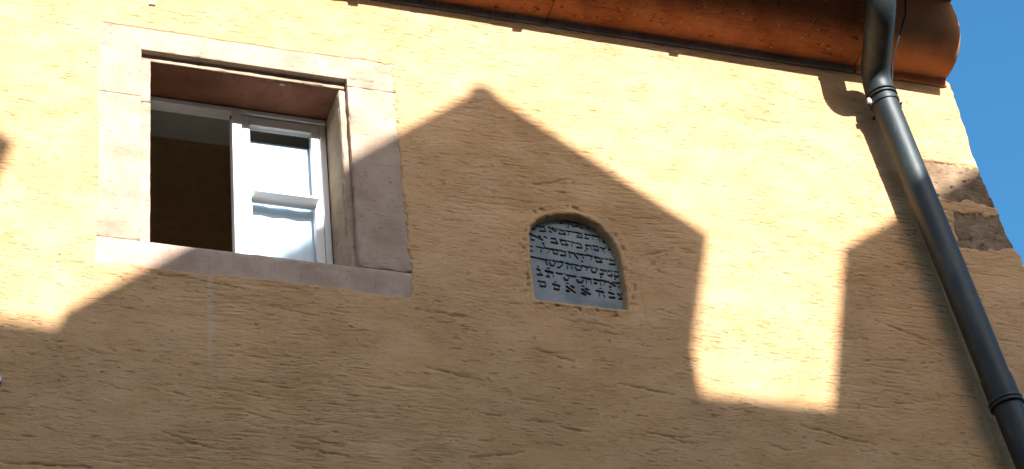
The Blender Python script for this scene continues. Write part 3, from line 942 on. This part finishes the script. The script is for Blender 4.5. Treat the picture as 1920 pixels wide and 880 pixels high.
# ------------------------------------------------------------------ small fittings on the wall
plug = bmesh.new()
add_box(plug, -1.374, -1.346, -0.014, 0.004, 7.398, 7.411, 0.004)
plug = bm_obj("wall_plug", plug, M["plastic"], None)
tag(plug, "small white plug in the sunlit wall above the window", "plug")
stub = empty("cable_gland", (-1.862, 0, 5.63))
tag(stub, "small white end of conduit in a black sleeve at the left edge", "conduit")
tube("sleeve", [(-1.870, 0.01, 5.632), (-1.866, -0.012, 5.632)], [0.021, 0.019], M["black"], stub, 20)
tube("conduit_end", [(-1.866, -0.004, 5.628), (-1.862, -0.034, 5.622)], [0.012, 0.0115], M["plastic"], stub, 16)

# ------------------------------------------------------------------ the house across the street, whose roof shades the wall
opp = empty("gabled_house", (1.0, -7.5, 0))
tag(opp, "tall gabled house across the street, out of view, shading the ochre wall", "house")
YD = -7.6
RIDGE = (-10.5, 5.88 + SUN_K * 10.5)
bm = bmesh.new()
add_box(bm, -24, 24, -13.4, -7.62, 0, 9.0)
bm_obj("wall", bm, M["facade"], opp)
bm = bmesh.new()
sec = [(-7.40, 8.93), (RIDGE[0], RIDGE[1]), (-13.6, 8.93), (-13.6, 8.80), (RIDGE[0], RIDGE[1] - 0.16), (-7.40, 8.80)]
va = [bm.verts.new((-24.2, y, z)) for y, z in sec]; vb = [bm.verts.new((24.2, y, z)) for y, z in sec]
for i in range(6):
    bm.faces.new((va[i], va[(i + 1) % 6], vb[(i + 1) % 6], vb[i]))
bm.faces.new(va); bm.faces.new(vb)
bm_obj("roof", bm, M["tile"], opp)
def at_roof(xs_, zs__):
    """where a point of the dormer fronts stands whose shadow falls at (x, z) on the wall"""
    return xs_ + SUN_T * -YD, zs__ + SUN_K * -YD
def dormer(left, peak, right):
    L, Pk, R_ = at_roof(*left), at_roof(*peak), at_roof(*right)
    d = empty("dormer", (Pk[0], YD, 9.0), opp)
    back = -11.0
    bm = bmesh.new()
    th = 0.10
    sec = [L, Pk, R_, (R_[0] - 0.03, R_[1] - th), (Pk[0], Pk[1] - th * 1.3), (L[0] + 0.03, L[1] - th)]
    f = [bm.verts.new((x, YD, z)) for x, z in sec]; b = [bm.verts.new((x, back, z)) for x, z in sec]
    for i in range(6):
        bm.faces.new((f[i], f[(i + 1) % 6], b[(i + 1) % 6], b[i]))
    for q in ((0, 1, 4, 5), (1, 2, 3, 4)):
        bm.faces.new([f[i] for i in q]); bm.faces.new([b[i] for i in q])
    bm_obj("dormer_roof", bm, M["tile"], d)
    bm = bmesh.new()
    ins = 0.14
    lz = L[1] - th + ins * (Pk[1] - L[1]) / (Pk[0] - L[0]) - 0.01
    rz = R_[1] - th + ins * (Pk[1] - R_[1]) / (R_[0] - Pk[0]) - 0.01
    sec = [(L[0] + ins, 8.6), (L[0] + ins, lz), (Pk[0], Pk[1] - th * 1.3 - 0.01), (R_[0] - ins, rz), (R_[0] - ins, 8.6)]
    f = [bm.verts.new((x, YD - 0.12, z)) for x, z in sec]; b = [bm.verts.new((x, back, z)) for x, z in sec]
    for i in range(5):
        bm.faces.new((f[i], f[(i + 1) % 5], b[(i + 1) % 5], b[i]))
    bm.faces.new(f); bm.faces.new(b)
    bm_obj("dormer_wall", bm, M["facade"], d)
    tube("ridge_tile", [(Pk[0], YD - 0.005, Pk[1] - 0.045), (Pk[0], back, Pk[1] - 0.045)], [0.062, 0.062], M["tile"], d, 16)
    return d
dormer((-1.66, 5.935), (-0.052, 7.235), (0.829, 6.637))
dormer((1.415, 6.655), (2.285, 7.275), (3.16, 6.655))
dormer((-3.60, 6.64), (-2.72, 7.26), (-1.845, 6.64))
for k_ in range(6):
    x = -7.2 + k_ * 3.1
    for z in (1.0, 4.0, 6.6):
        w_ = box_obj("window", x - 0.5, x + 0.5, -7.622, -7.585, z, z + 1.5, M["white"], opp)
        box_obj("pane", x - 0.42, x + 0.42, -7.588, -7.580, z + 0.08, z + 1.42, M["glass"], w_)
